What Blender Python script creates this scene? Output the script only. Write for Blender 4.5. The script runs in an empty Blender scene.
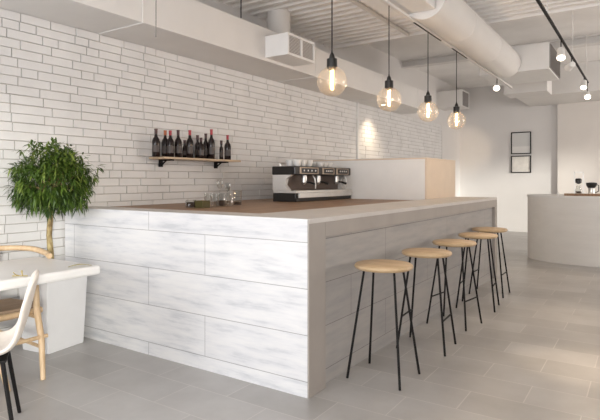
import bpy, math, random
from math import sin, cos, pi, radians as R
from mathutils import Vector, Matrix
random.seed(7)
scene = bpy.context.scene
COL = scene.collection
H = 1.34; F = 522.0; A = math.atan2(347, 522)
V = (-sin(A), cos(A)); RV = (cos(A), sin(A))
def ray(px):
    k = (px-300)/F
    return (V[0]+k*RV[0], V[1]+k*RV[1])
def on_x(px, X):                 # world Y where the sight line of column px meets plane x = X
    d = ray(px); return X/d[0]*d[1]
def on_y(px, Y):
    d = ray(px); return Y/d[1]*d[0]
def zat(px, py, X=None, Y=None):
    d = ray(px); t = X/d[0] if X is not None else Y/d[1]
    return H+(180-py)/F*t

# ---------------------------------------------------------------- materials
def new_mat(name):
    m = bpy.data.materials.new(name); m.use_nodes = True
    nt = m.node_tree; b = nt.nodes['Principled BSDF']
    return m, nt, b
def N(nt, t, **kw):
    n = nt.nodes.new(t)
    for k, v in kw.items(): setattr(n, k, v)
    return n
def lk(nt, a, b): nt.links.new(a, b)
def ramp(nt, src, stops):
    r = N(nt, 'ShaderNodeValToRGB'); cr = r.color_ramp
    while len(cr.elements) < len(stops): cr.elements.new(0.5)
    for e, (p, c) in zip(cr.elements, stops): e.position = p; e.color = (*c, 1)
    lk(nt, src, r.inputs[0]); return r
def coords(nt, scale=(1,1,1), rot=(0,0,0)):
    tc = N(nt, 'ShaderNodeTexCoord'); mp = N(nt, 'ShaderNodeMapping')
    mp.inputs['Scale'].default_value = scale; mp.inputs['Rotation'].default_value = rot
    lk(nt, tc.outputs['Object'], mp.inputs['Vector']); return mp.outputs[0]
def bump(nt, b, h, s=.2, d=.01):
    bn = N(nt, 'ShaderNodeBump'); bn.inputs['Strength'].default_value = s; bn.inputs['Distance'].default_value = d
    lk(nt, h, bn.inputs['Height']); lk(nt, bn.outputs[0], b.inputs['Normal'])
def noise(nt, vec, scale, detail=4, rough=.55):
    n = N(nt, 'ShaderNodeTexNoise'); n.inputs['Scale'].default_value = scale
    n.inputs['Detail'].default_value = detail; n.inputs['Roughness'].default_value = rough
    lk(nt, vec, n.inputs['Vector']); return n.outputs['Fac']
def plain(name, c, rough=.5, metal=0, var=.06, vs=6, bs=0):
    m, nt, b = new_mat(name)
    v = coords(nt); f = noise(nt, v, vs)
    r = ramp(nt, f, [(.3, tuple(x*(1-var) for x in c)), (.7, tuple(min(1, x*(1+var)) for x in c))])
    lk(nt, r.outputs[0], b.inputs['Base Color'])
    b.inputs['Roughness'].default_value = rough; b.inputs['Metallic'].default_value = metal
    if bs: bump(nt, b, noise(nt, v, 60), bs, .004)
    return m
def wood(name, c1, c2, axis=1, rough=.45, sc=1):
    m, nt, b = new_mat(name)
    s = [14*sc, 14*sc, 14*sc]; s[axis] = 1.2*sc
    v = coords(nt, tuple(s)); f = noise(nt, v, 2.2, 6, .6)
    r = ramp(nt, f, [(.3, c1), (.7, c2)]); lk(nt, r.outputs[0], b.inputs['Base Color'])
    b.inputs['Roughness'].default_value = rough; bump(nt, b, f, .1, .003)
    return m
def glass(name, tint, refl=.5, rough=.02):
    m, nt, b = new_mat(name); nt.nodes.remove(b)
    t = N(nt, 'ShaderNodeBsdfTransparent'); t.inputs[0].default_value = (*tint, 1)
    g = N(nt, 'ShaderNodeBsdfGlossy'); g.inputs['Roughness'].default_value = rough
    w = N(nt, 'ShaderNodeLayerWeight'); w.inputs['Blend'].default_value = .35
    mu = N(nt, 'ShaderNodeMath', operation='MULTIPLY'); mu.inputs[1].default_value = refl
    lk(nt, w.outputs['Facing'], mu.inputs[0])
    mx = N(nt, 'ShaderNodeMixShader'); lk(nt, mu.outputs[0], mx.inputs[0])
    lk(nt, t.outputs[0], mx.inputs[1]); lk(nt, g.outputs[0], mx.inputs[2])
    lk(nt, mx.outputs[0], nt.nodes['Material Output'].inputs[0]); return m
def emit(name, c, s):
    m, nt, b = new_mat(name); nt.nodes.remove(b)
    e = N(nt, 'ShaderNodeEmission'); e.inputs[0].default_value = (*c, 1); e.inputs[1].default_value = s
    lk(nt, e.outputs[0], nt.nodes['Material Output'].inputs[0]); return m
# whitewashed marble-like cladding boards: horizontal courses .285 m high with staggered butt joints
def cladding(name, along, dark=1, wm=1, sd=.54):
    m, nt, b = new_mat(name)
    tc = N(nt, 'ShaderNodeTexCoord'); sp = N(nt, 'ShaderNodeSeparateXYZ'); lk(nt, tc.outputs['Object'], sp.inputs[0])
    cb = N(nt, 'ShaderNodeCombineXYZ')
    ad = N(nt, 'ShaderNodeMath', operation='ADD'); ad.inputs[1].default_value = 5.52 if along == 'X' else .35
    lk(nt, sp.outputs[along], ad.inputs[0]); lk(nt, ad.outputs[0], cb.inputs[0])
    az = N(nt, 'ShaderNodeMath', operation='ADD'); az.inputs[1].default_value = .1866
    lk(nt, sp.outputs['Z'], az.inputs[0]); lk(nt, az.outputs[0], cb.inputs[1])
    br = N(nt, 'ShaderNodeTexBrick'); br.offset = .38; br.offset_frequency = 2
    br.inputs['Scale'].default_value = 1; br.inputs['Brick Width'].default_value = 1.55; br.inputs['Row Height'].default_value = .2855
    br.inputs['Mortar Size'].default_value = .0022; br.inputs['Mortar Smooth'].default_value = .1; br.inputs['Bias'].default_value = 0
    br.inputs['Color1'].default_value = (1,1,1,1); br.inputs['Color2'].default_value = (.93,.93,.94,1); br.inputs['Mortar'].default_value = (.42,.41,.41,1)
    lk(nt, cb.outputs[0], br.inputs['Vector'])
    s = (1.5, 1.5, 11)
    v = coords(nt, s); f = noise(nt, v, 1.5, 8, .62)
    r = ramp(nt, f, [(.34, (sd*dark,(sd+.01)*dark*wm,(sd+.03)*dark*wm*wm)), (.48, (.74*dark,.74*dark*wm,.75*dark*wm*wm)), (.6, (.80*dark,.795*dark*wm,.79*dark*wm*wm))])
    mx = N(nt, 'ShaderNodeMix', data_type='RGBA', blend_type='MULTIPLY'); mx.inputs[0].default_value = 1
    lk(nt, r.outputs[0], mx.inputs[6]); lk(nt, br.outputs['Color'], mx.inputs[7])
    lk(nt, mx.outputs[2], b.inputs['Base Color']); b.inputs['Roughness'].default_value = .45
    bump(nt, b, br.outputs['Fac'], -.3, .004); return m

M = {}
M['brick'] = plain('white_painted_brick', (.74,.73,.72), .6, var=.05, vs=3, bs=.25)
M['mortar'] = plain('mortar', (.50,.47,.44), .9, bs=.3)
M['wallgrey'] = plain('plaster_grey', (.72,.70,.685), .8, var=.02, vs=1.5)
M['wallcream'] = plain('plaster_cream', (.74,.70,.66), .8, var=.02, vs=1.5)
M['duct'] = plain('painted_duct', (.74,.72,.70), .5, var=.03, vs=2)
M['ductwhite'] = plain('painted_duct_white', (.80,.79,.78), .45, var=.02)
M['deck'] = plain('painted_deck', (.90,.88,.86), .5, var=.05, vs=2)
M['clad_x'] = cladding('whitewashed_cladding_front', 'X', 1, 1, .58)
M['clad_y'] = cladding('shaded_grey_cladding_side', 'Y', .50, .95, .66)  # greyer copy of the front cladding, the side's shade put into its colour
M['clad_c'] = wood('cream_stone_counter', (.74,.715,.68), (.79,.765,.73), 0, sc=.3)
M['bargrey'] = plain('shaded_grey_stone', (.36,.325,.295), .5, var=.06, vs=3)  # stone of bar legs and apron, its grey deepened with the side's shade
M['stone'] = plain('pale_stone', (.58,.55,.52), .42, var=.06, vs=3)
M['panelwhite'] = plain('white_laminate', (.78,.77,.75), .4, var=.02)
M['paneltan'] = plain('tan_laminate', (.66,.54,.42), .45, var=.03)
M['worktop'] = wood('worktop_wood', (.19,.10,.05), (.36,.215,.115), 1)
M['shelf'] = wood('shelf_wood', (.42,.30,.19), (.62,.47,.32), 1)
M['seat'] = wood('seat_wood', (.50,.34,.18), (.70,.52,.33), 0, sc=.7)
M['beech'] = wood('beech_wood', (.55,.38,.22), (.70,.52,.33), 2)
M['seatweave'] = wood('woven_brown', (.30,.21,.14), (.42,.31,.22), 1, .8, 2)
M['black'] = plain('black_metal', (.010,.009,.009), .6, 0)
M['black'].node_tree.nodes['Principled BSDF'].inputs['Specular IOR Level'].default_value = .2
M['blackp'] = plain('black_enamel', (.015,.014,.014), .3)
M['steel'] = plain('brushed_steel', (.62,.60,.57), .3, .9)
M['steelw'] = plain('pale_steel', (.72,.71,.69), .35, .4)
M['gold'] = plain('brass_frame', (.40,.32,.25), .35, .7)
M['brownm'] = plain('brown_backsplash', (.10,.07,.055), .3, .5)
M['white'] = plain('white_ceramic', (.84,.83,.81), .3)
M['tablew'] = plain('white_tabletop', (.80,.79,.775), .35, var=.03)
M['planter'] = plain('white_planter', (.76,.76,.77), .5, var=.02)
M['soil'] = plain('soil', (.05,.035,.025), .95, var=.4, vs=40, bs=.8)
M['cream_shell'] = plain('cream_upholstery', (.76,.70,.63), .75, var=.03, vs=20, bs=.1)
M['wine'] = plain('dark_bottle_glass', (.012,.006,.006), .12)
M['red'] = plain('red_foil', (.36,.015,.03), .35)
M['orange'] = plain('orange_foil', (.45,.12,.04), .35)
M['darkfoil'] = plain('dark_foil', (.06,.015,.015), .35)
M['label'] = plain('paper_label', (.075,.06,.055), .5)
M['bulb'] = glass('amber_clear_bulb', (1,.975,.93), .45)
_nt = M['bulb'].node_tree; _mx = [q for q in _nt.nodes if q.type == 'MIX_SHADER'][0]
_tl = N(_nt, 'ShaderNodeBsdfTranslucent'); _tl.inputs[0].default_value = (1,.90,.78,1)
_m2 = N(_nt, 'ShaderNodeMixShader'); _m2.inputs[0].default_value = .022
lk(_nt, _mx.outputs[0], _m2.inputs[1]); lk(_nt, _tl.outputs[0], _m2.inputs[2]); lk(_nt, _m2.outputs[0], _nt.nodes['Material Output'].inputs[0])
M['glass'] = glass('clear_glass', (.88,.89,.88), 1.0)
M['filament'] = emit('filament', (1,.62,.25), 14)
M['lampon'] = emit('spot_lens', (1,.86,.66), 12)
M['grille'] = plain('grille_dark', (.28,.26,.25), .6)
M['coffee'] = plain('dark_beans', (.05,.025,.015), .6, var=.4, vs=60)
M['olive'] = plain('olive_box', (.085,.07,.018), .6)
M['picture'] = None

m, nt, b = new_mat('floor_tiles')
v = coords(nt)
br = N(nt, 'ShaderNodeTexBrick'); br.offset = .5
for k_, v_ in (('Scale', 1), ('Brick Width', .62), ('Row Height', .305), ('Mortar Size', .0035), ('Mortar Smooth', .2), ('Bias', 0)): br.inputs[k_].default_value = v_
br.inputs['Color1'].default_value = (.42,.405,.39,1); br.inputs['Color2'].default_value = (.51,.495,.48,1); br.inputs['Mortar'].default_value = (.60,.575,.55,1)
lk(nt, v, br.inputs['Vector'])
f = noise(nt, v, 2.2, 6, .6); rr = ramp(nt, f, [(.3, (.80,.79,.78)), (.7, (1,1,1))])
mx = N(nt, 'ShaderNodeMix', data_type='RGBA', blend_type='MULTIPLY'); mx.inputs[0].default_value = 1
lk(nt, br.outputs['Color'], mx.inputs[6]); lk(nt, rr.outputs[0], mx.inputs[7]); lk(nt, mx.outputs[2], b.inputs['Base Color'])
b.inputs['Roughness'].default_value = .34; bump(nt, b, br.outputs['Fac'], -.15, .003)
M['floor'] = m
m, nt, b = new_mat('leaf')
at = N(nt, 'ShaderNodeAttribute'); at.attribute_name = 'tone'
r = ramp(nt, at.outputs['Fac'], [(0, (.015,.035,.005)), (.5, (.065,.12,.015)), (1, (.34,.40,.08))])
lk(nt, r.outputs[0], b.inputs['Base Color']); b.inputs['Roughness'].default_value = .45
M['leaf'] = m
m, nt, b = new_mat('bark')
v = coords(nt, (1,1,.35)); f = noise(nt, v, 40, 5); r = ramp(nt, f, [(.35, (.18,.12,.05)), (.65, (.50,.40,.20))])
lk(nt, r.outputs[0], b.inputs['Base Color']); b.inputs['Roughness'].default_value = .9; bump(nt, b, f, .6, .01); M['bark'] = m
def pic_mat(name, a, c):
    m, nt, b = new_mat(name)
    tc = N(nt, 'ShaderNodeTexCoord'); sp = N(nt, 'ShaderNodeSeparateXYZ'); lk(nt, tc.outputs['Generated'], sp.inputs[0])
    r = ramp(nt, sp.outputs['Z'], [(.3, a), (.36, c)]); lk(nt, r.outputs[0], b.inputs['Base Color'])
    b.inputs['Roughness'].default_value = .25; return m
M['pic_a'] = pic_mat('print_horizon', (.80,.79,.77), (.66,.66,.65))
M['pic_b'] = plain('print_pale', (.80,.77,.72), .25, var=.2, vs=3)

# ---------------------------------------------------------------- mesh builder
class MB:
    def __init__(s): s.v = []; s.f = []; s.mi = []
    def add(s, vs, fs, mi=0):
        o = len(s.v); s.v += [tuple(p) for p in vs]; s.f += [tuple(i+o for i in f) for f in fs]; s.mi += [mi]*len(fs); return s
    def box(s, x0, x1, y0, y1, z0, z1, mi=0):
        return s.add([(x0,y0,z0),(x1,y0,z0),(x1,y1,z0),(x0,y1,z0),(x0,y0,z1),(x1,y0,z1),(x1,y1,z1),(x0,y1,z1)],
                     [(0,3,2,1),(4,5,6,7),(0,1,5,4),(1,2,6,5),(2,3,7,6),(3,0,4,7)], mi)
    def prism(s, pts, z0, z1, mi=0):
        n = len(pts)
        return s.add([(x,y,z0) for x,y in pts]+[(x,y,z1) for x,y in pts],
                     [tuple(reversed(range(n))), tuple(range(n,2*n))]+[(i,(i+1)%n,n+(i+1)%n,n+i) for i in range(n)], mi)
    def lathe(s, prof, c=(0,0,0), n=20, mi=0, axis=None, cap=True):
        vs = []; fs = []; q = Vector((0,0,1)).rotation_difference(Vector(axis).normalized()) if axis else None
        for r, z in prof:
            for i in range(n):
                p = Vector((r*cos(2*pi*i/n), r*sin(2*pi*i/n), z))
                if q: p = q @ p
                vs.append((p.x+c[0], p.y+c[1], p.z+c[2]))
        for j in range(len(prof)-1):
            for i in range(n):
                fs.append((j*n+i, j*n+(i+1)%n, (j+1)*n+(i+1)%n, (j+1)*n+i))
        if cap:
            fs.append(tuple(reversed(range(n)))); fs.append(tuple(range((len(prof)-1)*n, len(prof)*n)))
        return s.add(vs, fs, mi)
    def tube(s, pts, r, n=8, mi=0):
        pts = [Vector(p) for p in pts]; rs = r if isinstance(r, (list, tuple)) else [r]*len(pts)
        vs = []; fs = []; up = None
        for i, p in enumerate(pts):
            t = (pts[min(i+1, len(pts)-1)]-pts[max(i-1, 0)]).normalized()
            if up is None: up = Vector((0,0,1)) if abs(t.z) < .9 else Vector((1,0,0))
            a = t.cross(up).normalized(); up = a.cross(t).normalized()
            for k in range(n):
                q = p+a*rs[i]*cos(2*pi*k/n)+up*rs[i]*sin(2*pi*k/n); vs.append(tuple(q))
        m_ = len(pts)
        for j in range(m_-1):
            for k in range(n): fs.append((j*n+k, j*n+(k+1)%n, (j+1)*n+(k+1)%n, (j+1)*n+k))
        fs.append(tuple(reversed(range(n)))); fs.append(tuple(range((m_-1)*n, m_*n)))
        return s.add(vs, fs, mi)
    def build(s, name, mat, parent=None, smooth=False, bevel=0, loc=None):
        me = bpy.data.meshes.new(name); me.from_pydata(s.v, [], s.f)
        mats = mat if isinstance(mat, (list, tuple)) else [mat]
        for x in mats: me.materials.append(x)
        if len(mats) > 1: me.polygons.foreach_set('material_index', s.mi)
        import bmesh
        bm = bmesh.new(); bm.from_mesh(me); bmesh.ops.recalc_face_normals(bm, faces=bm.faces); bm.to_mesh(me); bm.free()
        if smooth:
            me.polygons.foreach_set('use_smooth', [True]*len(me.polygons))
        me.update()
        o = bpy.data.objects.new(name, me); COL.objects.link(o)
        if parent: o.parent = parent
        if loc: o.location = loc
        if bevel:
            md = o.modifiers.new('bevel', 'BEVEL'); md.width = bevel; md.segments = 2; md.limit_method = 'ANGLE'; md.angle_limit = R(40)
        if smooth:
            md = o.modifiers.new('edges', 'EDGE_SPLIT'); md.split_angle = R(40)
        return o
def tag(o, label=None, cat=None, group=None, kind=None):
    if label: o['label'] = label
    if cat: o['category'] = cat
    if group: o['group'] = group
    if kind: o['kind'] = kind
    return o
def empty(name, loc, label, cat, group=None, rz=0):
    o = bpy.data.objects.new(name, None); COL.objects.link(o); o.location = loc; o.rotation_euler.z = rz
    o.empty_display_size = .1
    return tag(o, label, cat, group)
def copy_tree(o, parent=None):
    c = o.copy(); COL.objects.link(c); c.parent = parent
    for ch in list(o.children): copy_tree(ch, c)
    return c
def struct(mb, name, mat, **kw):
    return tag(mb.build(name, mat, **kw), kind='structure')

# ---------------------------------------------------------------- the setting
XW = -4.30; YB = 14.4; ZC = 3.85; ZN = 3.49; YS = 7.4; XR = 5.6; YF = -2.6
struct(MB().box(XW-.2, XR+.2, YF-.2, YB+.2, -.12, 0), 'floor', M['floor'])
# corrugated steel deck, ribs running along X
mb = MB(); y = YF-.1; prof = []
while y < YS-.1:
    prof += [(y, ZN), (y+.07, ZN), (y+.09, ZN+.05), (y+.15, ZN+.05), (y+.17, ZN)]; y += .17
pr = [p for i, p in enumerate(prof) if i == 0 or p != prof[i-1]]
vs = [(XW-.1, y, z) for y, z in pr]+[(XR+.1, y, z) for y, z in pr]; n = len(pr)
mb.add(vs, [(i, i+1, n+i+1, n+i) for i in range(n-1)])
mb.box(XW-.1, XR+.1, YF-.1, y, ZN+.06, ZN+.2); mb.box(XW-.1, XR+.1, y, y+.06, ZN-.02, ZC+.1); mb.box(XW-.1, XR+.1, y+.05, YB+.1, ZC, ZC+.2)
struct(mb, 'ceiling', M['deck'])
# brick wall built brick by brick up to the duct line, plaster above
ZBR = 2.715
mb = MB(); mb.box(XW-.2, XW-.012, YF, YB, 0, ZC, 1); mb.box(XW-.05, XW, YF, YB, ZBR, ZC+.06, 2)
rows = 36; rh = ZBR/rows; g = .0028
for j in range(rows):
    y = YF-random.random()*.3; z0 = j*rh+g; z1 = (j+1)*rh-g*.4
    while y < 12.9:
        w = random.choice((.26,.27,.28,.28,.24,.13,.14,.30,.36)) if y < 3.6 else random.choice((.3,.42,.5,.56,.6,.36,.7))
        d = random.uniform(0, .0035) + (random.random() < .06)*.004
        y1 = min(y+w, 12.9); a = max(y, YF); 
        if y1 > a+.03:
            t = .002; dz = random.uniform(-.0015, .0015)
            mb.add([(XW-.014,a+g,z0+dz),(XW-.014,y1-g,z0+dz),(XW-.014,y1-g,z1+dz),(XW-.014,a+g,z1+dz),
                    (XW+d,a+g+t,z0+t+dz),(XW+d,y1-g-t,z0+t+dz),(XW+d,y1-g-t,z1-t+dz),(XW+d,a+g+t,z1-t+dz)],
                   [(4,5,6,7),(0,1,5,4),(1,2,6,5),(2,3,7,6),(3,0,4,7)], 0)
        y = y1 if y1 < 12.9 else 13
mb.box(XW-.012, XW+.012, 12.9, YB, 0, ZBR, 2)
struct(mb, 'wall_left', [M['brick'], M['mortar'], M['wallgrey']])
yp = on_x(358, XW+.02)
struct(MB().box(XW+.001, XW+.03, yp-.03, yp+.03, 0, ZBR), 'trim_1', M['brick'])
struct(MB().box(XW-.2, XR+.2, YB, YB+.2, 0, ZC+.2), 'wall_back', M['wallgrey'])
xc = on_y(557.5, YB-.10)
struct(MB().box(xc, XR, YB-.10, YB, 0, 3.22), 'wall_end', M['wallcream'])
struct(MB().box(-2.5, XR, 12.6, YB, 3.22, ZC+.1), 'trim_2', M['duct'])
rw = MB(); ropen = [(7.6, 10.2, .8, 3.0), (10.8, 13.4, .8, 3.0)]  # openings added in the unseen wall to brighten the far room
yy = YF-.2
for y0, y1, z0, z1 in ropen:
    rw.box(XR, XR+.2, yy, y0, 0, ZC+.2); rw.box(XR, XR+.2, y0, y1, 0, z0); rw.box(XR, XR+.2, y0, y1, z1, ZC+.2); yy = y1
rw.box(XR, XR+.2, yy, YB+.2, 0, ZC+.2)
struct(rw, 'wall_right', M['wallgrey'])
for i, (y0, y1, z0, z1) in enumerate(ropen):
    w = MB(); t = .04
    w.box(XR+.07, XR+.13, y0, y1, z0, z0+t); w.box(XR+.07, XR+.13, y0, y1, z1-t, z1)
    for yy in (y0, y1-t): w.box(XR+.07, XR+.13, yy, yy+t, z0+t, z1-t)
    o = struct(w, 'window_%d' % (i+3), M['black'])  # out-of-view window, added along with its fill lamp
    MB().box(XR+.098, XR+.104, y0+t, y1-t, z0+t, z1-t).build('window_pane', M['glass'], o)
struct(MB().box(XW+.02, xc, YB-.015, YB, 0, .09), 'baseboard_back', M['wallgrey'])
# shop front: wall with two large glazed openings behind the camera
fw = MB()
ops = [(-4.0, -1.4, .35, 3.0), (-1.0, 5.2, .35, 3.0)]
fw.box(XW-.2, -4.0, YF-.2, YF, 0, ZC+.2); fw.box(-1.4, -1.0, YF-.2, YF, 0, ZC+.2); fw.box(5.2, XR+.2, YF-.2, YF, 0, ZC+.2)
for x0, x1, z0, z1 in ops: fw.box(x0, x1, YF-.2, YF, 0, z0); fw.box(x0, x1, YF-.2, YF, z1, ZC+.2)
struct(fw, 'wall_front', M['wallgrey'])
for i, (x0, x1, z0, z1) in enumerate(ops):
    w = MB(); t = .05
    w.box(x0, x1, YF-.13, YF-.07, z0, z0+t); w.box(x0, x1, YF-.13, YF-.07, z1-t, z1)
    for xx in (x0, x1-t, (x0+x1-t)/2): w.box(xx, xx+t, YF-.13, YF-.07, z0+t, z1-t)
    o = struct(w, 'window_%d' % (i+1), M['black'])
    p = MB(); p.box(x0+t, (x0+x1-t)/2, YF-.104, YF-.098, z0+t, z1-t); p.box((x0+x1+t)/2, x1-t, YF-.104, YF-.098, z0+t, z1-t)
    p.build('window_pane', M['glass'], o)
# steel cross beam under the deck
def beam(y, z):
    b_ = MB(); b_.box(XW, XR, y-.09, y+.09, z, z+.02); b_.box(XW, XR, y-.012, y+.012, z+.02, ZC-.02); b_.box(XW, XR, y-.09, y+.09, ZC-.02, ZC-.001); return b_
struct(beam(10.4, 3.70), 'trim_3', M['duct'])

# ---------------------------------------------------------------- ducts
XD = -3.668; ZD0 = ZBR; ZD1 = 3.096; YDE = 10.3
du = empty('wall_duct', (XW, YF, ZD0), 'long grey rectangular duct running along the top of the brick wall', 'duct')
def off(mb, o):
    l = o.location; mb.v = [(x-l.x, y-l.y, z-l.z) for x, y, z in mb.v]; return mb
body = MB().box(XW+.001, XD, YF+.01, YDE, ZD0, ZD1)
off(body, du).build('duct_body', M['duct'], du, bevel=.006)
for yy in (on_x(143, XD), 5.9, 8.0, 9.6):
    off(MB().box(XW+.002, XD+.006, yy-.008, yy+.008, ZD0-.006, ZD1+.008), du).build('seam_flange', M['duct'], du)
def register(name, x0, x1, y0, y1, z0, z1, label, ncol=2, loc=None):
    o = empty(name, (x0, y0, z0), label, 'vent')
    t = .025
    off(MB().box(x0, x1-.02, y0, y1, z0, z1), o).build('vent_box', M['ductwhite'] if ncol == 2 else M['duct'], o, bevel=.003)
    fr = MB(); fr.box(x1-.02, x1, y0, y1, z0, z0+t); fr.box(x1-.02, x1, y0, y1, z1-t, z1)
    w = (y1-y0-t)/ncol
    for k in range(ncol+1): fr.box(x1-.02, x1, y0+k*w, y0+k*w+t, z0+t, z1-t)
    off(fr, o).build('vent_frame', M['ductwhite'] if ncol == 2 else M['duct'], o)
    gr = MB(); zz = z0+t+.008
    gr.box(x1-.0199, x1-.0185, y0+t, y1-t, z0+t, z1-t, 1)
    while zz < z1-t-.006:
        gr.box(x1-.018, x1-.012, y0+t, y1-t, zz, zz+.003, 0 if ncol == 2 else 1); zz += .016
    off(gr, o).build('louvre', [M['duct'], M['grille']], o)
    return o
register('air_vent', XD+.001, -3.345, 4.79, 5.36, 2.75, 2.997, 'white box air vent with two louvred panels projecting from the wall duct')
register('air_vent', XW+.001, XD, 12.5, 13.1, 3.1, 3.5, 'small grey louvred air vent box high in the far corner of the room', 1)
register('air_vent', XD+.001, XD+.05, 6.2, 6.34, 2.86, 2.99, 'tiny grey louvred vent on the wall duct behind the nearest pendant cord', 1)
# round collar joining the wall duct to the ceiling
el = MB(); el.tube([(-3.95, 5.45, ZN+.02), (-3.95, 5.45, 3.3), (-3.95, 5.45, ZD1+.002)], .15, 20)
tag(el.build('duct_riser', M['duct'], smooth=True), 'short round grey duct rising from the wall duct to the ceiling', 'duct')
# spiral duct above the bar
XS = -1.88; ZS = 3.20
sd = empty('spiral_duct', (XS, 5.1, ZS), 'long round grey duct hanging above the bar and the pendants', 'duct')
off(MB().tube([(XS, 5.11, ZS), (XS, 8.77, ZS)], .228, 36), sd).build('duct_body', M['duct'], sd, smooth=True)
for yy in (6.2, 7.5): off(MB().tube([(XS, yy-.012, ZS), (XS, yy+.012, ZS)], .231, 36), sd).build('seam_ring', M['duct'], sd, smooth=True)
tag(MB().box(-2.28, -1.76, 3.3, 5.1, 3.05, ZN-.005).build('plenum_box', M['ductwhite'], bevel=.008), 'white square plenum box above the bar at the near end of the round duct', 'duct box')
cd = empty('branch_duct', (-2.3, 8.78, 3.05), 'large rectangular duct box with louvred end at the far end of the round duct', 'duct box')
off(MB().box(-2.3, -1.25, 8.78, 9.9, 3.05, 3.46), cd).build('duct_body', M['ductwhite'], cd, bevel=.006)
gg = MB().box(-1.249, -1.24, 8.80, 9.88, 3.07, 3.44, 1)
for k in range(22): gg.box(-1.24, -1.228, 8.82, 9.86, 3.08+k*.0165, 3.084+k*.0165, 1)
off(gg, cd).build('louvre', [M['duct'], M['grille']], cd)
db = empty('duct_box', (-2.0, 11.3, 3.06), 'small grey duct box below the ceiling behind the louvred branch duct', 'duct box')
off(MB().box(-2.4, -1.6, 11.0, 11.6, 3.06, 3.34), db).build('box_body', M['duct'], db, bevel=.006)
for qx in (-2.3, -1.7):
    off(MB().box(qx-.006, qx+.006, 11.29, 11.31, 3.341, ZC), db).build('hanger_rod', M['duct'], db)
for px, X, z in ((156, -3.45, None), (241, -3.05, None)):
    yy = on_x(px, X); zz = zat(px, 37 if px == 156 else 18, X=X)
    tag(MB().tube([(X, yy, ZN+.02), (X, yy, zz)], .005, 6).build('hanging_rod', M['grille'] if px == 156 else M['black']),
        'thin grey rod hanging down in front of the wall duct, above the bottle shelf' if px == 156 else 'thin black rod hanging just left of the white air vent', 'rod')
for X, y0, y1 in ((-2.9, 3.0, 7.2),):
    tag(MB().tube([(X, y0, ZN-.028), (X, y1, ZN-.028)], .028, 10).build('ceiling_conduit', M['duct'], smooth=True), 'grey conduit pipe running under the deck left of the pendants', 'pipe')

# ---------------------------------------------------------------- tracks, spotlights, pendants
XP = -2.02
tr = MB(); tr.box(XP-.018, XP+.018, 3.0, 9.9, 2.98, 3.004); tr.box(XP-.008, XP+.008, on_x(414, XP), on_x(441, XP), 2.976, 2.981, 1); tr.box(XP-.008, XP+.008, on_x(452, XP), on_x(467, XP), 2.976, 2.981, 1)
tag(tr.build('lighting_track', [M['duct'], M['black']]), 'pale lighting track with dark slot above the bar, carrying the pendants', 'track')
XT = -.87; ZT = 3.05
rt = empty('lighting_track', (XT, 1.0, ZT), 'black lighting track on the right side of the ceiling', 'track')
off(MB().box(XT-.013, XT+.013, 1.5, 10.5, ZT, ZT+.022), rt).build('rail', M['black'], rt)
for yy in (3.2, 6.0, 8.2, 10.2): off(MB().tube([(XT, yy, ZT+.022), (XT, yy, ZN+.02 if yy < YS else ZC)], .006, 6), rt).build('suspension_rod', M['duct'], rt)
def spot(x, y, zt, aim, label, lit=True, energy=60, size=48, blend=.7, color=(1,.78,.55), ln=.16, drop=.10):
    o = empty('track_spotlight', (x, y, zt), label, 'spotlight', 'spotlights on the ceiling tracks')
    MB().lathe([(.006, 0), (.006, -drop)], n=8).build('stem', M['black'], o)
    d = (Vector(aim)-Vector((x, y, zt-drop))).normalized(); c = Vector((0, 0, -drop))-d*ln*.3
    MB().lathe([(.022, 0), (.04, .012), (.045, ln*.6), (.055, ln), (.047, ln), (.04, ln-.012)], tuple(c), 16, axis=tuple(d), cap=True).build('lamp_head', M['white'], o, smooth=True)
    c2 = c+d*(ln-.006)
    MB().lathe([(.044, 0), (.044, .003)], tuple(c2), 16, axis=tuple(d)).build('lens', M['lampon'] if lit else M['steelw'], o)
    if lit:
        l = bpy.data.lights.new('spot_beam', 'SPOT'); l.energy = energy; l.color = color; l.spot_size = R(size); l.spot_blend = blend; l.shadow_soft_size = .05
        lo = bpy.data.objects.new('spot_beam', l); COL.objects.link(lo); lo.parent = o; lo.location = c+d*(ln+.02)
        lo.rotation_euler = d.to_track_quat('-Z', 'Y').to_euler()
    return o
def trk(px, X): return on_x(px, X)
spot(XP, trk(497, XP), 2.98, (-1.3, 4.5, .6), 'lit white spotlight at the far end of the pendant track', energy=25, size=60, drop=.12)
spot(XT, trk(561, XT), ZT, (-.6, 5.0, .0), 'lit white spotlight, nearest of the four in view on the right track', energy=60, drop=.15)
spot(XT, 3.3, ZT, (-.42, 4.25, .0), 'unseen spotlight added overhead on the right track for the floor light patch', energy=160, size=20, blend=1)  # extra lamp out of view, stands in for a patch of sun
spot(XT, trk(571.5, XT), ZT, (on_y(467, YB), YB, zat(467, 150, Y=YB)), 'white spotlight second along the right track, turned away from the viewer', energy=420, size=12, drop=.12)
spot(XT, trk(584, XT), ZT, (-.9, 8.2, .8), 'lit white spotlight third along the right track', energy=40)
spot(XT, trk(587.5, XT), ZT, (-.5, 7.0, .3), 'lit white spotlight lowest at the far end of the right track', energy=40, drop=.2, size=80)
cap_prof = [(.004, .155), (.007, .13), (.018, .11), (.024, .082), (.040, .078), (.041, .012), (.036, .01), (.036, .0), (.004, .0)]
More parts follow.
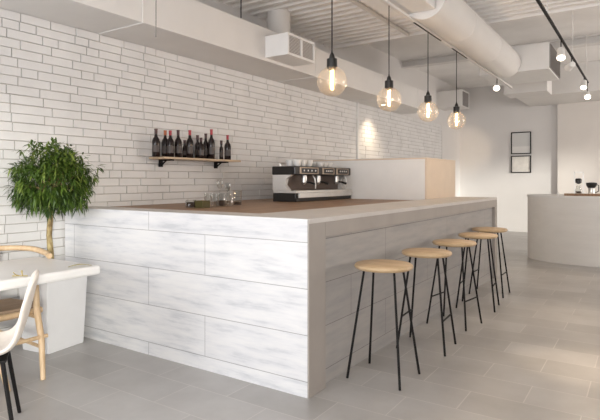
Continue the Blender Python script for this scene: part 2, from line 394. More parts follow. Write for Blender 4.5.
def make_pendant():
    o = empty('pendant_lamp', (0,0,0), 'x', 'pendant lamp', 'globe pendant lamps above the bar')
    MB().lathe([(.0045, .24), (.0045, 2.979-2.098)], n=8).build('cord', M['black'], o)
    rb = .115; zt = .10
    MB().lathe([(r, z+zt-.005) for r, z in cap_prof], n=20).build('socket', M['blackp'], o, smooth=True)
    gp = [(.034, .118), (.036, .106)]+[(rb*sin(a), rb*cos(a)) for a in [R(22+x*9.6) for x in range(0, 16)]]+[(.012, -.1135), (.001, -.115)]
    MB().lathe(gp, n=32, cap=False).build('glass_globe', M['bulb'], o, smooth=True)
    st = MB().lathe([(.004, .105), (.004, .08)], n=6)
    st.build('brass_neck', M['gold'], o)
    pts = []
    for k in range(97):
        a = k*2*pi/8; pts.append((.012*cos(a), .012*sin(a), .088-k*.15/96))
    MB().tube(pts, .0035, 5).build('filament', M['filament'], o)
    MB().tube([(0,0,.09),(0,0,-.07)], .002, 5).build('filament_stem', M['filament'], o)
    l = bpy.data.lights.new('bulb_light', 'POINT'); l.energy = 6; l.color = (1,.72,.48); l.shadow_soft_size = .04
    lo = bpy.data.objects.new('bulb_light', l); COL.objects.link(lo); lo.parent = o; lo.location = (0,0,.0)
    return o
pp = make_pendant()
pl = ['nearest and largest glowing globe pendant on a black cord, closest to the white air vent', 'second globe pendant from the near end, between the nearest and the third one',
      'third globe pendant from the near end of the bar', 'farthest and lowest-looking globe pendant over the far end of the bar']
for i, (px, py) in enumerate(((332,79),(389,98),(428,109.5),(456.5,119))):
    o = pp if i == 0 else copy_tree(pp)
    o.location = (XP, on_x(px, XP), 2.098); o['label'] = pl[i]
# downlight washing the brick wall
def downlight(y, e, label, x=-3.95):
    o = empty('downlight', (x, y, ZD0), label, 'downlight')
    MB().lathe([(.05, 0), (.05, -.012), (.04, -.012), (.04, -.003)], n=20).build('trim_ring', M['white'], o)
    MB().lathe([(.038, -.004), (.038, -.007)], n=20).build('lens', M['lampon'], o)
    l = bpy.data.lights.new('downlight_beam', 'SPOT'); l.energy = e; l.color = (1,.80,.56); l.spot_size = R(110); l.spot_blend = .8; l.shadow_soft_size = .03
    lo = bpy.data.objects.new('downlight_beam', l); COL.objects.link(lo); lo.parent = o; lo.location = (0,0,-.03)
downlight(8.75, 45, 'small round downlight in the duct underside washing the brick wall', x=-4.0)

# ---------------------------------------------------------------- bar counter
X0 = -1.722; Y0 = 2.69; Y1 = 7.50; ZT_ = 1.10; XI = -2.30
bar = empty('bar_counter', (X0, Y0, 0), 'long L-shaped bar counter clad in whitewashed boards with grey stone top', 'bar counter')
off(MB().box(XW+.02, X0-.012, Y0, Y0+.06, 0, ZT_-.001), bar).build('front_panel', M['clad_x'], bar, bevel=.002)
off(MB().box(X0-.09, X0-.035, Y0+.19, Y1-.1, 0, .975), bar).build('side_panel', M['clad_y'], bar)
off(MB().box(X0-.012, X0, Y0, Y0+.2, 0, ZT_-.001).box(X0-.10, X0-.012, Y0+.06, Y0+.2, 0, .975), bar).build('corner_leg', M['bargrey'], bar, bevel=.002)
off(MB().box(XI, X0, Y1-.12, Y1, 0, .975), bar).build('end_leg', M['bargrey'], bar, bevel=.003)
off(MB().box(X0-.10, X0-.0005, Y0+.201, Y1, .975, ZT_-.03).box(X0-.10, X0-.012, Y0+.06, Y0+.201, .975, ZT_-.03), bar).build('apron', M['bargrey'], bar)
top = MB().prism([(XW+.02, Y0+.001), (X0+.001, Y0+.001), (X0+.001, Y1+.001), (XI, Y1+.001), (XI, Y0+.26), (XW+.02, Y0+.26)], ZT_-.03, ZT_+.0005)
off(top, bar).build('countertop', M['stone'], bar, bevel=.002)
off(MB().box(XI-.04, XI, Y0+.26, 6.3, 0, 1.03), bar).build('back_panel', M['stone'], bar)
wt = MB().box(XW+.015, XI-.001, Y0+.262, 6.315, 1.045, 1.085)
tag(wt.build('worktop', M['worktop'], bevel=.003), 'brown wooden worktop behind the bar holding the coffee machine', 'worktop')
bc = empty('back_bar_cabinet', (-4.25, 3.0, 0), 'white base cabinet under the wooden worktop along the brick wall', 'cabinet')
off(MB().box(XW+.02, -2.45, 3.0, 6.3, 0, 1.044), bc).build('body', M['panelwhite'], bc)
pc = empty('tall_cabinet', (XI, 6.32, 0), 'white box cabinet with tan side rising above the bar, right of the coffee machine', 'cabinet')
ztp = 1.622
off(MB().box(XW+.02, XI-.02, 6.32, Y1, 0, ztp-.018), pc).build('body', M['panelwhite'], pc)
o = off(MB().box(XI-.02, XI-.0005, 6.32, Y1, 0, ztp-.018), pc).build('side_panel', M['paneltan'], pc); o['label'] = 'tan side panel'
o = off(MB().box(XW+.02, XI+.002, 6.317, Y1+.002, ztp-.018, ztp), pc).build('top_edge', M['paneltan'], pc, bevel=.002); o['label'] = 'tan top'
# the far part of the worktop side of the bar

# ---------------------------------------------------------------- coffee machine
mx0, mx1, my0, my1, mz = -3.69, -3.34, 4.95, 6.30, 1.086
cm = empty('espresso_machine', (mx1, my0, mz), 'long black and steel espresso machine on the wooden worktop', 'coffee machine')
def P(mb, name, mat, **kw): return off(mb, cm).build(name, mat, cm, **kw)
P(MB().box(mx0, mx1-.03, my0+.02, my1-.02, mz, mz+.10), 'base', M['blackp'], bevel=.006)
P(MB().box(mx1-.03, mx1-.012, my0+.01, my1-.01, mz+.005, mz+.045), 'kick_strip', M['blackp'])
tray = MB().box(mx0+.02, mx1, my0, my1, mz+.101, mz+.13); tray.box(mx1-.02, mx1+.005, my0+.06, my1-.01, mz+.045, mz+.10)
P(tray, 'drip_tray', M['steelw'], bevel=.004)
P(MB().box(mx0+.02, mx0+.16, my0+.05, my1-.05, mz+.131, mz+.315), 'backsplash', M['brownm'], bevel=.004)
for yy in (my0+.0, my1-.05):
    pf = [(mx0+.01, mz+.131), (mx1-.10, mz+.131), (mx1-.16, mz+.2), (mx1-.14, mz+.27), (mx1-.06, mz+.315), (mx0+.01, mz+.315)]
    s_ = MB(); nn = len(pf)
    s_.add([(x, yy, z) for x, z in pf]+[(x, yy+.05, z) for x, z in pf], [tuple(range(nn)), tuple(range(nn, 2*nn))]+[(i, (i+1) % nn, nn+(i+1) % nn, nn+i) for i in range(nn)])
    P(s_, 'end_panel', M['steelw'], bevel=.003)
P(MB().box(mx0, mx1-.02, my0, my1, mz+.3155, mz+.415), 'head_housing', M['blackp'], bevel=.01)
for a, bb in ((.09, .50), (.60, .89), (.95, 1.27)):
    fr = MB().box(mx1-.021, mx1-.008, my0+a, my0+bb, mz+.325, mz+.405)
    f_ = P(fr, 'control_panel', M['gold'], bevel=.003)
    off(MB().box(mx1-.008, mx1-.005, my0+a+.03, my0+bb-.03, mz+.336, mz+.394), cm).build('display', M['blackp'], f_)
    for k in range(4):
        yy = my0+a+.08+(bb-a-.16)*k/3
        off(MB().lathe([(.011, 0), (.011, .006)], (mx1-.005, yy, mz+.366), 10, axis=(1,0,0)), cm).build('button', M['steelw'], f_)
for yy in (my0+.30, my0+.62, my0+1.08):
    g_ = P(MB().lathe([(.03, .31), (.034, .27), (.034, .25)], (mx1-.09, yy, mz), 16), 'group_head', M['steel'], smooth=True)
    P(MB().lathe([(.032, .249), (.034, .225), (.02, .212), (.008, .20)], (mx1-.09, yy, mz), 16), 'portafilter', M['steel'], smooth=True).parent = cm
    P(MB().tube([(mx1-.075, yy, mz+.235), (mx1-.01, yy+.01, mz+.225), (mx1+.05, yy+.02, mz+.205)], [.008, .012, .014], 8), 'portafilter_handle', M['blackp'], smooth=True)
for yy in (my0+.43, my0+1.22):
    P(MB().tube([(mx1-.05, yy, mz+.312), (mx1-.02, yy, mz+.27), (mx1-.015, yy+.01, mz+.2), (mx1-.02, yy+.015, mz+.15)], .007, 8), 'steam_wand', M['steelw'], smooth=True)
for k in (.04, 1.22): P(MB().tube([(mx0+.08, my0+k+.02, mz+.416), (mx0+.08, my0+k+.02, mz+.45)], .006, 6), 'rail_post', M['steel'])
P(MB().tube([(mx0+.08, my0+.06, mz+.449), (mx0+.08, my0+1.24, mz+.449)], .005, 6), 'cup_rail', M['steel'])
cup = MB().lathe([(.022, 0), (.036, .012), (.046, .07), (.042, .07), (.033, .016), (.018, .008)], n=20)
first = None
cups = [(-.09, .15, 0), (-.20, .17, 0), (-.09, .27, 0), (-.20, .30, 0), (-.09, .40, 0), (-.19, .43, 0), (-.09, .66, 0), (-.20, .70, 0), (-.10, .78, 0), (-.10, .90, 0), (-.2, .94, 0)]
for i, (dx, dy, dz) in enumerate(cups):
    if first is None:
        o = first = cup.build('coffee_cup', M['white'] , smooth=True); 
    else: o = first.copy(); COL.objects.link(o)
    o.location = (mx1+dx, my0+dy, mz+.4155); o.scale = (1.15,1.15,1.1 if i < 6 else .85)
    row = 'front' if dx > -.15 else 'back'; side = 'taller cups, left' if dy < .5 else 'lower cups, right'
    idx = sum(1 for q in cups[:i] if (q[0] > -.15) == (dx > -.15) and (q[1] < .5) == (dy < .5))
    tag(o, 'white cup on espresso machine, %s of the %s, %s from left' % (row, side, ('first', 'second', 'third')[idx]), 'cup', 'cups on the espresso machine')

# ---------------------------------------------------------------- glassware on the worktop
WZ = 1.0855
def wpos(px, py):
    d = ray(px); t = (H-WZ)*F/(py-180); return (d[0]*t, d[1]*t)
def glassobj(name, prof, px, py, label, cat, mat='glass', content=None):
    x, y = wpos(px, py)
    o = MB().lathe(prof, n=20, cap=False).build(name, M[mat], smooth=True, loc=(x, y, WZ)); tag(o, label, cat)
    if content: MB().lathe(content, n=16).build('contents', M['coffee'], o, smooth=True)
    return o
jar = [(.001,.003),(.045,.003),(.05,.01),(.05,.10),(.04,.115),(.04,.125)]
tumb = [(.001,.004),(.033,.004),(.036,.01),(.042,.125)]
glassobj('storage_jar', [(.001,.003),(.05,.003),(.052,.06),(.045,.07)], 191, 207.6, 'low dark glass jar at the left end of the glassware', 'jar', content=[(.046,.006),(.047,.05)])
x, y = wpos(202, 207.6)
ob = empty('tea_box', (x, y, WZ), 'low olive-yellow box between the dark jar and the drinking glasses', 'box')
MB().box(-.055,.055,-.05,.05,0,.055).build('body', M['olive'], ob, bevel=.004); MB().box(-.057,.057,-.052,.052,.0555,.066).build('lid', M['olive'], ob, bevel=.003)
glassobj('drinking_glass', tumb, 208.5, 206.2, 'clear tumbler just right of the olive box', 'glass')
glassobj('drinking_glass', tumb, 215, 206.6, 'clear tumbler between the leftmost tumbler and the dark-filled jar', 'glass')
glassobj('storage_jar', jar, 221, 206, 'clear jar of dark beans left of the glass carafe', 'jar', content=[(.045,.006),(.045,.055)])
glassobj('glass_carafe', [(.001,.003),(.048,.003),(.055,.03),(.04,.09),(.018,.13),(.017,.17),(.028,.19)], 228.5, 205.5, 'clear narrow-necked carafe in the middle of the glassware', 'carafe')
glassobj('wine_glass', [(.035,.001),(.034,.004),(.005,.01),(.004,.16),(.02,.175),(.034,.20),(.036,.23),(.031,.26)], 219.8, 204.2, 'tall stemmed wine glass behind the jar of beans', 'glass')
glassobj('wine_glass', [(.035,.001),(.034,.004),(.005,.01),(.004,.13),(.02,.145),(.034,.17),(.036,.20),(.031,.225)], 227.5, 203.6, 'shorter stemmed wine glass behind the carafe', 'glass')
glassobj('measuring_jug', [(.001,.003),(.04,.003),(.042,.01),(.042,.14),(.05,.15)], 237.5, 205, 'tall clear jug with dark base at the right end of the glassware', 'jug', content=[(.038,.005),(.038,.03)])

# ---------------------------------------------------------------- shelf and bottles
XSF = XW+.235; ZS_ = 1.578; ys0 = on_x(153, XW+.07); ys1 = on_x(241, XSF)
sh = empty('wall_shelf', (XW, ys0, ZS_), 'light wooden shelf on the brick wall holding wine bottles', 'shelf')
off(MB().box(XW+.005, XSF, ys0, ys1, ZS_-.022, ZS_), sh).build('board', M['shelf'], sh, bevel=.003)
for px in (163.5, 218.5):
    yb = on_x(px, XW+.06)
    bk = MB().box(XW+.005, XW+.03, yb-.02, yb+.02, ZS_-.10, ZS_-.0225); bk.box(XW+.03, XW+.2, yb-.02, yb+.02, ZS_-.037, ZS_-.0225)
    bk.tube([(XW+.02, yb, ZS_-.095), (XW+.06, yb, ZS_-.06), (XW+.10, yb, ZS_-.035)], .008, 6)
    off(bk, sh).build('bracket', M['black'], sh)
def bottle(px, dx, h, foil, label, slim=1):
    X = XW+dx; y = on_x(px, X)
    o = empty('wine_bottle', (X, y, ZS_+.0005), label, 'bottle', 'bottles on the wall shelf')
    r = .039*slim; s = h/.32
    MB().lathe([(r*.9, 0), (r, .006), (r, .175*s), (r*.85, .2*s), (r*.45, .23*s), (.0145, .25*s), (.014, .262*s)], n=18).build('body', M['wine'], o, smooth=True)
    MB().lathe([(.0155, .262*s), (.0155, h-.012), (.0175, h-.011), (.0175, h-.002), (.013, h)], n=14).build('foil_capsule', M[foil], o, smooth=True)
    n = 10; vs = []; 
    for z in (.05*s, .13*s):
        for k in range(n+1):
            a = R(-95+k*11); vs.append(((r+.0006)*cos(a), (r+.0006)*sin(a), z))
    MB().add(vs, [(k, k+1, n+2+k, n+1+k) for k in range(n)]).build('label_paper', M['label'], o, smooth=True)
    return o
for a in [(156, .13, .285, 'darkfoil', 'dark wine bottle at the left end of the shelf'),
          (165.2, .07, .285, 'orange', 'dark bottle with an orange neck, second from the left end'),
          (170.3, .15, .28, 'red', 'dark bottle with a red neck, third from the left end'),
          (178.2, .14, .295, 'darkfoil', 'fourth bottle from the left, dark neck, tall shoulders'),
          (184.8, .06, .20, 'darkfoil', 'short dark bottle half hidden between the fourth and sixth bottles', .7),
          (189.8, .15, .305, 'red', 'dark bottle with red neck in the middle of the shelf, sixth from the left'),
          (197.6, .06, .27, 'darkfoil', 'narrow dark bottle behind, seventh from the left', .8),
          (201.0, .15, .235, 'darkfoil', 'short dark bottle in front, eighth from the left'),
          (205.8, .08, .295, 'darkfoil', 'dark bottle with dark neck just left of the tallest bottle', .9),
          (211.4, .16, .34, 'red', 'tallest wine bottle on the shelf, with a long red neck'),
          (221.3, .10, .23, 'darkfoil', 'thin short bottle between the tallest and the rightmost bottle', .6),
          (227.6, .15, .295, 'red', 'rightmost bottle on the shelf, bright red neck')]:
    bottle(*a)

# ---------------------------------------------------------------- bar stools
def stool(rungs=True):
    o = empty('bar_stool', (0,0,0), 'x', 'bar stool', 'round wooden bar stools along the bar')
    r = .20
    MB().lathe([(.02, .735), (r-.018, .735), (r-.006, .741), (r, .752), (r-.004, .764), (r-.014, .77), (.02, .768)], n=40).build('seat', M['seat'], o, smooth=True)
    MB().lathe([(.125, .727), (.13, .7345)], n=24).build('mounting_ring', M['black'], o)
    feet = [(-.19,-.17),(-.19,.17),(.19,-.17),(.19,.17)]; tops = [(-.11,-.075),(-.11,.075),(.11,-.075),(.11,.075)]
    for (a, b_), (c, d) in zip(feet, tops):
        MB().tube([(a, b_, 0), (c, d, .728)], [.009, .008], 8).build('leg', M['black'], o, smooth=True)
    if rungs:
        for s in (-1, 1):
            q = .25/.728; X = s*(.19+(.11-.19)*q); Y = .17+(.075-.17)*q
            MB().tube([(X, -Y, .25), (X, Y, .25)], .007, 8).build('footrest', M['black'], o, smooth=True)
    return o
s0 = stool(False); s0.location = (-1.5, 3.29, 0); s0['label'] = 'nearest bar stool, largest, pale round seat nearest the counter corner'
s1 = stool()
for i, (x, y, rz, lab) in enumerate(((-1.48, 4.07, 4, 'second bar stool from the near counter corner'), (-1.5, 4.86, -8, 'middle bar stool of the five'),
        (-1.49, 5.64, 6, 'fourth bar stool from the near corner, overlapping the middle one'), (-1.55, 6.38, 0, 'farthest bar stool, at the far end of the bar'))):
    o = s1 if i == 0 else copy_tree(s1); o.location = (x, y, 0); o.rotation_euler.z = R(rz); o['label'] = lab

# ---------------------------------------------------------------- back counter on the right
pts = [(-1.74, 10.35), (-1.76, 9.95), (-1.72, 9.70), (-1.58, 9.50), (-1.36, 9.34), (-1.08, 9.24), (-.7, 9.2), (0, 9.18), (2.2, 9.18), (2.2, 10.35)]
b2 = empty('service_counter', (-1, 9.7, 0), 'white whitewashed counter with rounded corner at the far right', 'counter')
off(MB().prism(pts, 0, 1.055), b2).build('body', M['clad_c'], b2, smooth=True)
c0 = (.2, 9.8)
pts2 = [(x+(-.012 if x < 0 else .012), y-.012 if y < 9.8 else y) for x, y in pts]
off(MB().prism(pts2, 1.056, 1.085), b2).build('countertop', M['panelwhite'], b2)
Z2 = 1.0855
def w2(px, Y): return (on_y(px, Y), Y)
x, y = w2(585, 9.55)
ty = MB().box(on_y(565, 9.5), on_y(606, 9.5), 9.38, 9.66, Z2, Z2+.018)
ty.box(on_y(565, 9.5), on_y(606, 9.5), 9.38, 9.392, Z2+.018, Z2+.04)
tag(ty.build('serving_tray', M['worktop'], bevel=.003), 'dark brown wooden tray on the far right counter under the coffee gear', 'tray')
ZT2 = Z2+.0185
x, y = w2(578.5, 9.52)
cb = empty('coffee_brewer', (x, y, ZT2), 'tall clear coffee brewer with black knob on the tray', 'coffee brewer')
cbf = MB().box(-.07,.07,-.05,.07,0,.02); cbf.box(-.07,-.058,.05,.062,.02,.37); cbf.box(.058,.07,.05,.062,.02,.37); cbf.box(-.07,.07,.05,.062,.355,.37)
cbf.build('stand', M['steelw'], cb)
MB().lathe([(.001,.022),(.045,.022),(.05,.06),(.03,.12),(.035,.15)], n=20, cap=False).build('carafe', M['glass'], cb, smooth=True)
MB().lathe([(.03,.024),(.042,.026),(.046,.055)], n=16).build('coffee', M['coffee'], cb, smooth=True)
MB().lathe([(.012,.17),(.045,.19),(.05,.24),(.04,.26),(.01,.265)], n=16).build('filter_cone', M['blackp'], cb, smooth=True)
x, y = w2(591.5, 9.48)
gd = empty('coffee_grinder', (x, y, ZT2), 'squat black and steel coffee pot right of the clear brewer', 'coffee pot')
MB().lathe([(.05,0),(.055,.01),(.045,.05),(.05,.11)], n=20).build('body', M['steel'], gd, smooth=True)
MB().lathe([(.052,.111),(.075,.15),(.08,.19),(.03,.20)], n=20).build('hopper', M['blackp'], gd, smooth=True)
MB().tube([(.055,0,.17),(.1,0,.15),(.1,0,.06),(.05,0,.03)], .008, 6).build('handle', M['blackp'], gd, smooth=True)
# jar left of the tray
x, y = w2(558, 9.55)
tag(MB().lathe([(.012,0),(.016,.01),(.014,.05)], (0,0,0), 12).build('small_cup', M['white'], loc=(x, y, Z2)), 'tiny pale cup on the far counter left of the brown tray', 'cup')

# ---------------------------------------------------------------- framed pictures
def frame(px0, px1, py0, py1, pm, label):
    Y = YB; x0 = on_y(px0, Y-.03); x1 = on_y(px1, Y-.03); pm_ = (px0+px1)/2
    z1 = zat(pm_, py0, Y=Y); z0 = zat(pm_, py1, Y=Y)
    o = empty('framed_picture', ((x0+x1)/2, Y, z0), label, 'picture')
    w = (x1-x0)/2; h = z1-z0; t = .022
    f_ = MB().box(-w, w, -.035, -.001, 0, t); f_.box(-w, w, -.035, -.001, h-t, h); f_.box(-w, -w+t, -.035, -.001, t, h-t); f_.box(w-t, w, -.035, -.001, t, h-t)
    f_.build('frame', M['black'], o)
    MB().box(-w+t, w-t, -.012, -.002, t, h-t).build('print', pm, o)
frame(511, 531, 132, 154, M['pic_a'], 'upper framed grey print on the far wall')
frame(511, 531, 155.7, 172.8, M['pic_b'], 'lower framed pale print on the far wall')

# ---------------------------------------------------------------- table
tb = empty('dining_table', (-3.5, 1.5, 0), 'white slab table at the left by the brick wall', 'table')
off(MB().box(-3.93, -3.15, .55, 2.25, .685, .75), tb).build('tabletop', M['tablew'], tb, bevel=.018)
off(MB().box(-3.75, -3.3, .9, 1.25, 0, .02), tb).build('foot_plate', M['tablew'], tb, bevel=.005)
off(MB().box(-3.6, -3.45, 1.0, 1.15, .02, .6845), tb).build('pedestal', M['tablew'], tb, bevel=.01)
def tpos(px, py):
    d = ray(px); t = (H-.75)*F/(py-180); return (d[0]*t, d[1]*t)
x, y = tpos(79, 266.5)
lf = MB(); n = 9; vs = []; fs = []
for i in range(n):
    u = i/(n-1); w = .019*sin(pi*min(1, u*1.05+.03))+.001; zz = .012*sin(pi*u)+.002
    vs += [(-.07+.15*u, -w, zz), (-.07+.15*u, 0, zz-.0015), (-.07+.15*u, w, zz)]
for i in range(n-1): fs += [(3*i, 3*i+1, 3*i+4, 3*i+3), (3*i+1, 3*i+2, 3*i+5, 3*i+4)]
o = lf.add(vs, fs).build('fallen_leaf', plain('dry_leaf', (.46,.40,.20), .6), smooth=True, loc=(x, y, .7515)); o.rotation_euler.z = R(62)
sm = o.modifiers.new('thick', 'SOLIDIFY'); sm.thickness = .002; sm.offset = 1
tag(o, 'dry olive leaf lying near the right corner of the white table', 'leaf')
x, y = tpos(20, 277)
tw = MB().tube([(-.05,-.02,.004),(-.01,0,.006),(.03,.03,.005)], .003, 6); tw.tube([(-.01,0,.006),(.0,-.03,.02),(.01,-.045,.035)], .003, 6); tw.tube([(.01,.01,.006),(.02,.0,.04)], [.003,.006], 6)
tag(tw.build('dried_twig', plain('golden_twig', (.45,.36,.15), .6), loc=(x, y, .7505)), 'small golden dried twig on the white table behind the cream chair', 'twig')

# ---------------------------------------------------------------- planter tree
ptr = empty('potted_tree', (-3.99, 2.41, 0), 'round-headed green tree in a white tapered planter between table and bar', 'potted tree')
pb = MB()
def rect(hx, hy, z, a=R(8)):
    return [(x*cos(a)-y*sin(a), x*sin(a)+y*cos(a), z) for x, y in ((-hx,-hy),(hx,-hy),(hx,hy),(-hx,hy))]
hb = (.145, .17); ht = (.165, .195)
vs = rect(*hb, 0)+rect(*ht, .60)+rect(ht[0]-.015, ht[1]-.015, .60)+rect(ht[0]-.02, ht[1]-.02, .55)
fs = [(3,2,1,0)]
for L in (0, 4, 8):
    for i in range(4): fs.append((L+i, L+(i+1)%4, L+4+(i+1)%4, L+4+i))
pb.add(vs, fs); pb.build('planter', M['planter'], ptr, bevel=.006)
MB().add(rect(.146, .176, .56)+rect(.146, .176, .53), [(0,1,2,3),(7,6,5,4),(0,1,5,4),(1,2,6,5),(2,3,7,6),(3,0,4,7)]).build('soil', M['soil'], ptr)
tx, tyy = -3.975+3.99, 2.365-2.41
MB().tube([(tx+.01, tyy, .555), (tx+.012, tyy+.003, .75), (tx-.006, tyy, .9), (tx+.004, tyy+.004, 1.02), (tx-.01, tyy, 1.15), (tx, tyy, 1.3)], [.026,.024,.021,.022,.02,.012], 12).build('trunk', M['bark'], ptr, smooth=True)
br_ = MB()
cx, cy, cz = -3.96+3.99, 2.385-2.41, 1.335
ax = (.27, .30, .275)
vs = []; fs = []; tone = []
for _ in range(46):
    a = random.random()*2*pi; e = random.uniform(-.35, 1.2); q = random.uniform(.6, .85)
    p = (cx+ax[0]*q*cos(a)*cos(e), cy+ax[1]*q*sin(a)*cos(e), cz+ax[2]*q*sin(e))
    br_.tube([(tx, tyy, 1.12+random.random()*.12), ((tx+p[0])/2, (tyy+p[1])/2, (1.2+p[2])/2+.03), p], [.007,.005,.002], 5)
br_.build('branches', M['bark'], ptr)
def leaf(p, d, L, w, t):
    d = d.normalized(); sd_ = d.cross(Vector((random.uniform(-.4,.4), random.uniform(-.4,.4), 1))).normalized(); o_ = len(vs)
    dr = Vector((0,0,-1))
    P0 = p; P1 = p+d*L*.4; P2 = p+d*L*.75+dr*L*.1; P3 = p+d*L+dr*L*.25
    vs.extend([tuple(P0), tuple(P1-sd_*w), tuple(P1+sd_*w), tuple(P2-sd_*w*.7), tuple(P2+sd_*w*.7), tuple(P3)])
    fs.extend([(o_, o_+1, o_+2), (o_+1, o_+3, o_+4, o_+2), (o_+3, o_+5, o_+4)]); tone.extend([t]*3)
for _ in range(470):
    u = Vector((random.gauss(0,1), random.gauss(0,1), random.gauss(0,1))).normalized(); q = random.uniform(.45, 1)**.5*random.uniform(.84, 1.1)
    bumpy = 1+.10*sin(5*u.x+2)*sin(6*u.y)+.06*sin(9*u.z)
    c = Vector((cx+ax[0]*u.x*q*bumpy, cy+ax[1]*u.y*q*bumpy, cz+ax[2]*u.z*q*bumpy))
    if u.z < -.8: c.z += .05
    bt = random.random()
    for k in range(random.randint(9, 13)):
        d = u*.5+Vector((random.uniform(-1,1), random.uniform(-1,1), random.uniform(-1.2,.6)))
        p = c+Vector((random.uniform(-.02,.02), random.uniform(-.02,.02), random.uniform(-.03,.03)))
        e = p+d.normalized()*.08
        if e.x-3.99 < XW+.02 or p.x-3.99 < XW+.02: continue
        if max(e.y, p.y)+2.41 > 2.66 and e.z < 1.16: continue
        leaf(p, d, random.uniform(.05,.095), random.uniform(.005,.009), min(1, max(0, .25*bt+.5*random.random()+.12*u.z)))
me = bpy.data.meshes.new('foliage'); me.from_pydata(vs, [], fs); me.materials.append(M['leaf'])
at = me.attributes.new('tone', 'FLOAT', 'FACE'); at.data.foreach_set('value', tone)
fo = bpy.data.objects.new('foliage', me); COL.objects.link(fo); fo.parent = ptr; 

# ---------------------------------------------------------------- wooden armchair tucked under the table
ch = empty('wooden_armchair', (-3.84, 1.87, 0), 'beech armchair with curved back rail between the white table and brick wall', 'chair')
def C_(mb, name, mat, **kw): return off(mb, ch).build(name, mat, ch, **kw)
def spline(pts, n=6):
    P_ = [Vector(p) for p in pts]; out = []
    for i in range(len(P_)-1):
        p0 = P_[max(i-1,0)]; p1 = P_[i]; p2 = P_[i+1]; p3 = P_[min(i+2, len(P_)-1)]
        for k in range(n):
            t = k/n; out.append(.5*((2*p1)+(p2-p0)*t+(2*p0-5*p1+4*p2-p3)*t*t+(3*p1-p0-3*p2+p3)*t**3))
    out.append(P_[-1]); return out
rail = spline([(-3.70,2.20,.775),(-3.80,2.225,.79),(-3.96,2.20,.812),(-4.09,2.07,.82),(-4.14,1.87,.82),(-4.09,1.66,.82),(-3.96,1.54,.812),(-3.80,1.49,.80),(-3.66,1.52,.785)])
C_(MB().tube(rail, .021, 12), 'back_rail', M['beech'], smooth=True)
sp_ = [(-3.62,1.66),(-3.60,1.87),(-3.62,2.06),(-3.72,2.11),(-3.98,2.06),(-4.03,1.87),(-3.98,1.68),(-3.72,1.63)]
C_(MB().prism(sp_, .425, .455), 'seat', M['seatweave'], bevel=.008)
C_(MB().tube([(-3.585,1.66,.42),(-3.575,1.87,.42),(-3.585,2.07,.42)], .022, 10), 'seat_rail', M['beech'], smooth=True)
for s in (-1, 1):
    fy = 1.845+s*.145
    C_(MB().tube([(-3.37, fy-s*.03, 0), (-3.44, fy, .25), (-3.50, fy, .45), (-3.54, fy+s*.02, .63)], [.016,.021,.022,.016], 10), 'leg', M['beech'], smooth=True)
    C_(MB().tube([(-4.13, fy, 0), (-4.05, fy, .45), (-4.09, fy+s*.03, .80)], [.015,.02,.016], 10), 'leg', M['beech'], smooth=True)
    C_(MB().tube([(-3.52, fy, .40), (-4.04, fy, .41)], .016, 8), 'side_rail', M['beech'], smooth=True)
    C_(MB().tube([(-3.42, fy, .20), (-4.08, fy, .22)], .012, 8), 'stretcher', M['beech'], smooth=True)
    C_(MB().tube(spline([(-3.54, fy+s*.02, .63), (-3.75, fy+s*.03, .64), (-4.06, fy+s*.02, .64)]), .016, 8), 'arm', M['beech'], smooth=True)
C_(MB().tube([(-3.44, 1.70, .27), (-3.44, 2.03, .27)], .014, 8), 'front_stretcher', M['beech'], smooth=True)

# ---------------------------------------------------------------- cream shell chair in the left foreground
sc_ = empty('shell_chair', (-2.947, 1.371, 0), 'cream upholstered shell chair on black legs at the left picture edge', 'chair', rz=0)
sc_.rotation_euler.z = math.atan2(-.88, -.479)+R(-3)
prof = spline([(.24,0,.445),(.12,0,.43),(0,0,.425),(-.12,0,.44),(-.18,0,.50),(-.215,0,.60),(-.245,0,.72),(-.27,0,.84)], 4)
nv = 13; vs_ = []; fs_ = []
for i, p in enumerate(prof):
    u = i/(len(prof)-1)
    for k in range(nv):
        t = -1+2*k/(nv-1); w = .205 if u < .6 else .205-.06*((u-.6)/.4)**2
        lift = .06*abs(t)**3*(1-u) ; fwd = .03*abs(t)**2.5*max(0, min(1, (u-.4)/.4))
        vs_.append((p.x+fwd, t*w, p.z+lift-(.05*abs(t)**3*max(0, u-.8)/.2)))
for i in range(len(prof)-1):
    for k in range(nv-1): fs_.append((i*nv+k, i*nv+k+1, (i+1)*nv+k+1, (i+1)*nv+k))
o = MB().add(vs_, fs_).build('shell', M['cream_shell'], sc_, smooth=True)
o.modifiers.clear(); md = o.modifiers.new('thick', 'SOLIDIFY'); md.thickness = .022; md.offset = 0
md = o.modifiers.new('smooth', 'SUBSURF'); md.levels = 1; md.render_levels = 2
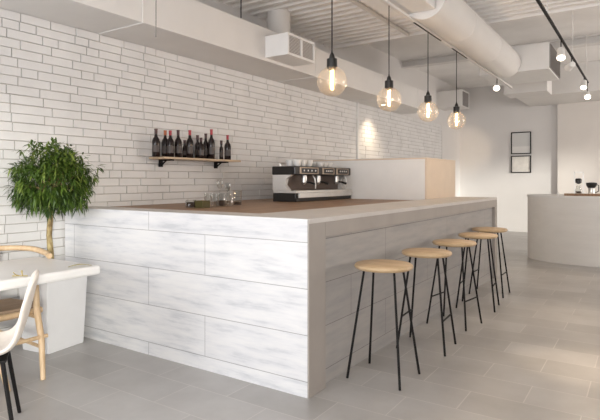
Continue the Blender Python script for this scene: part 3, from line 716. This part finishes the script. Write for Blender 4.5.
for a, b_ in ((.2,.19),(.2,-.19),(-.2,.19),(-.2,-.19)):
    MB().tube([(a*.85, b_*.95, 0), (a*.55, b_*.7, .405)], [.010,.012], 8).build('leg', M['black'], sc_, smooth=True)
MB().box(-.13,.13,-.15,.15,.398,.41).build('seat_frame', M['black'], sc_)

# ---------------------------------------------------------------- light
w = bpy.data.worlds.new('world'); scene.world = w; w.use_nodes = True
nt = w.node_tree; bg = nt.nodes['Background']; bg.inputs[0].default_value = (.80,.88,1,1); bg.inputs[1].default_value = 1.5
def area(name, loc, rot, sx, sy, e, c):
    l = bpy.data.lights.new(name, 'AREA'); l.shape = 'RECTANGLE'; l.size = sx; l.size_y = sy; l.energy = e; l.color = c
    o = bpy.data.objects.new(name, l); COL.objects.link(o); o.location = loc; o.rotation_euler = rot; return o
area('daylight_left_window', (-2.7, YF+.03, 1.7), (R(90), 0, 0), 2.5, 2.6, 115, (.95,.96,1))
area('daylight_right_window', (2.1, YF+.03, 1.7), (R(90), 0, 0), 6, 2.6, 190, (1,.96,.92))
area('side_fill_light', (XR-.03, 8.9, 1.9), (0, R(90), 0), 2.2, 2.6, 110, (1,.90,.82))  # added fill for the far room, placed at an invented side window
area('far_side_fill_light', (XR-.03, 12.1, 1.9), (0, R(90), 0), 2.2, 2.6, 130, (1,.90,.82))  # second added fill lamp, brightens the far end of the room
s = bpy.data.lights.new('sun', 'SUN'); s.energy = 5.0; s.angle = R(5); s.color = (1,.95,.88)
so = bpy.data.objects.new('sun', s); COL.objects.link(so)
so.rotation_euler = Vector((-1, .62, -.15)).to_track_quat('-Z', 'Y').to_euler()

# ---------------------------------------------------------------- camera
cam = bpy.data.cameras.new('camera'); co = bpy.data.objects.new('camera', cam); COL.objects.link(co)
co.location = (0, 0, H); co.rotation_euler = (R(90), 0, A)
cam.sensor_fit = 'HORIZONTAL'; cam.sensor_width = 36; cam.lens = 36*F/600
cam.shift_y = (180-210)/600; cam.clip_start = .05; cam.clip_end = 60
scene.camera = co
scene.view_settings.view_transform = 'Standard'; scene.view_settings.look = 'None'
scene.view_settings.gamma = 1; scene.view_settings.use_curve_mapping = False
scene.view_settings.exposure = 0.05
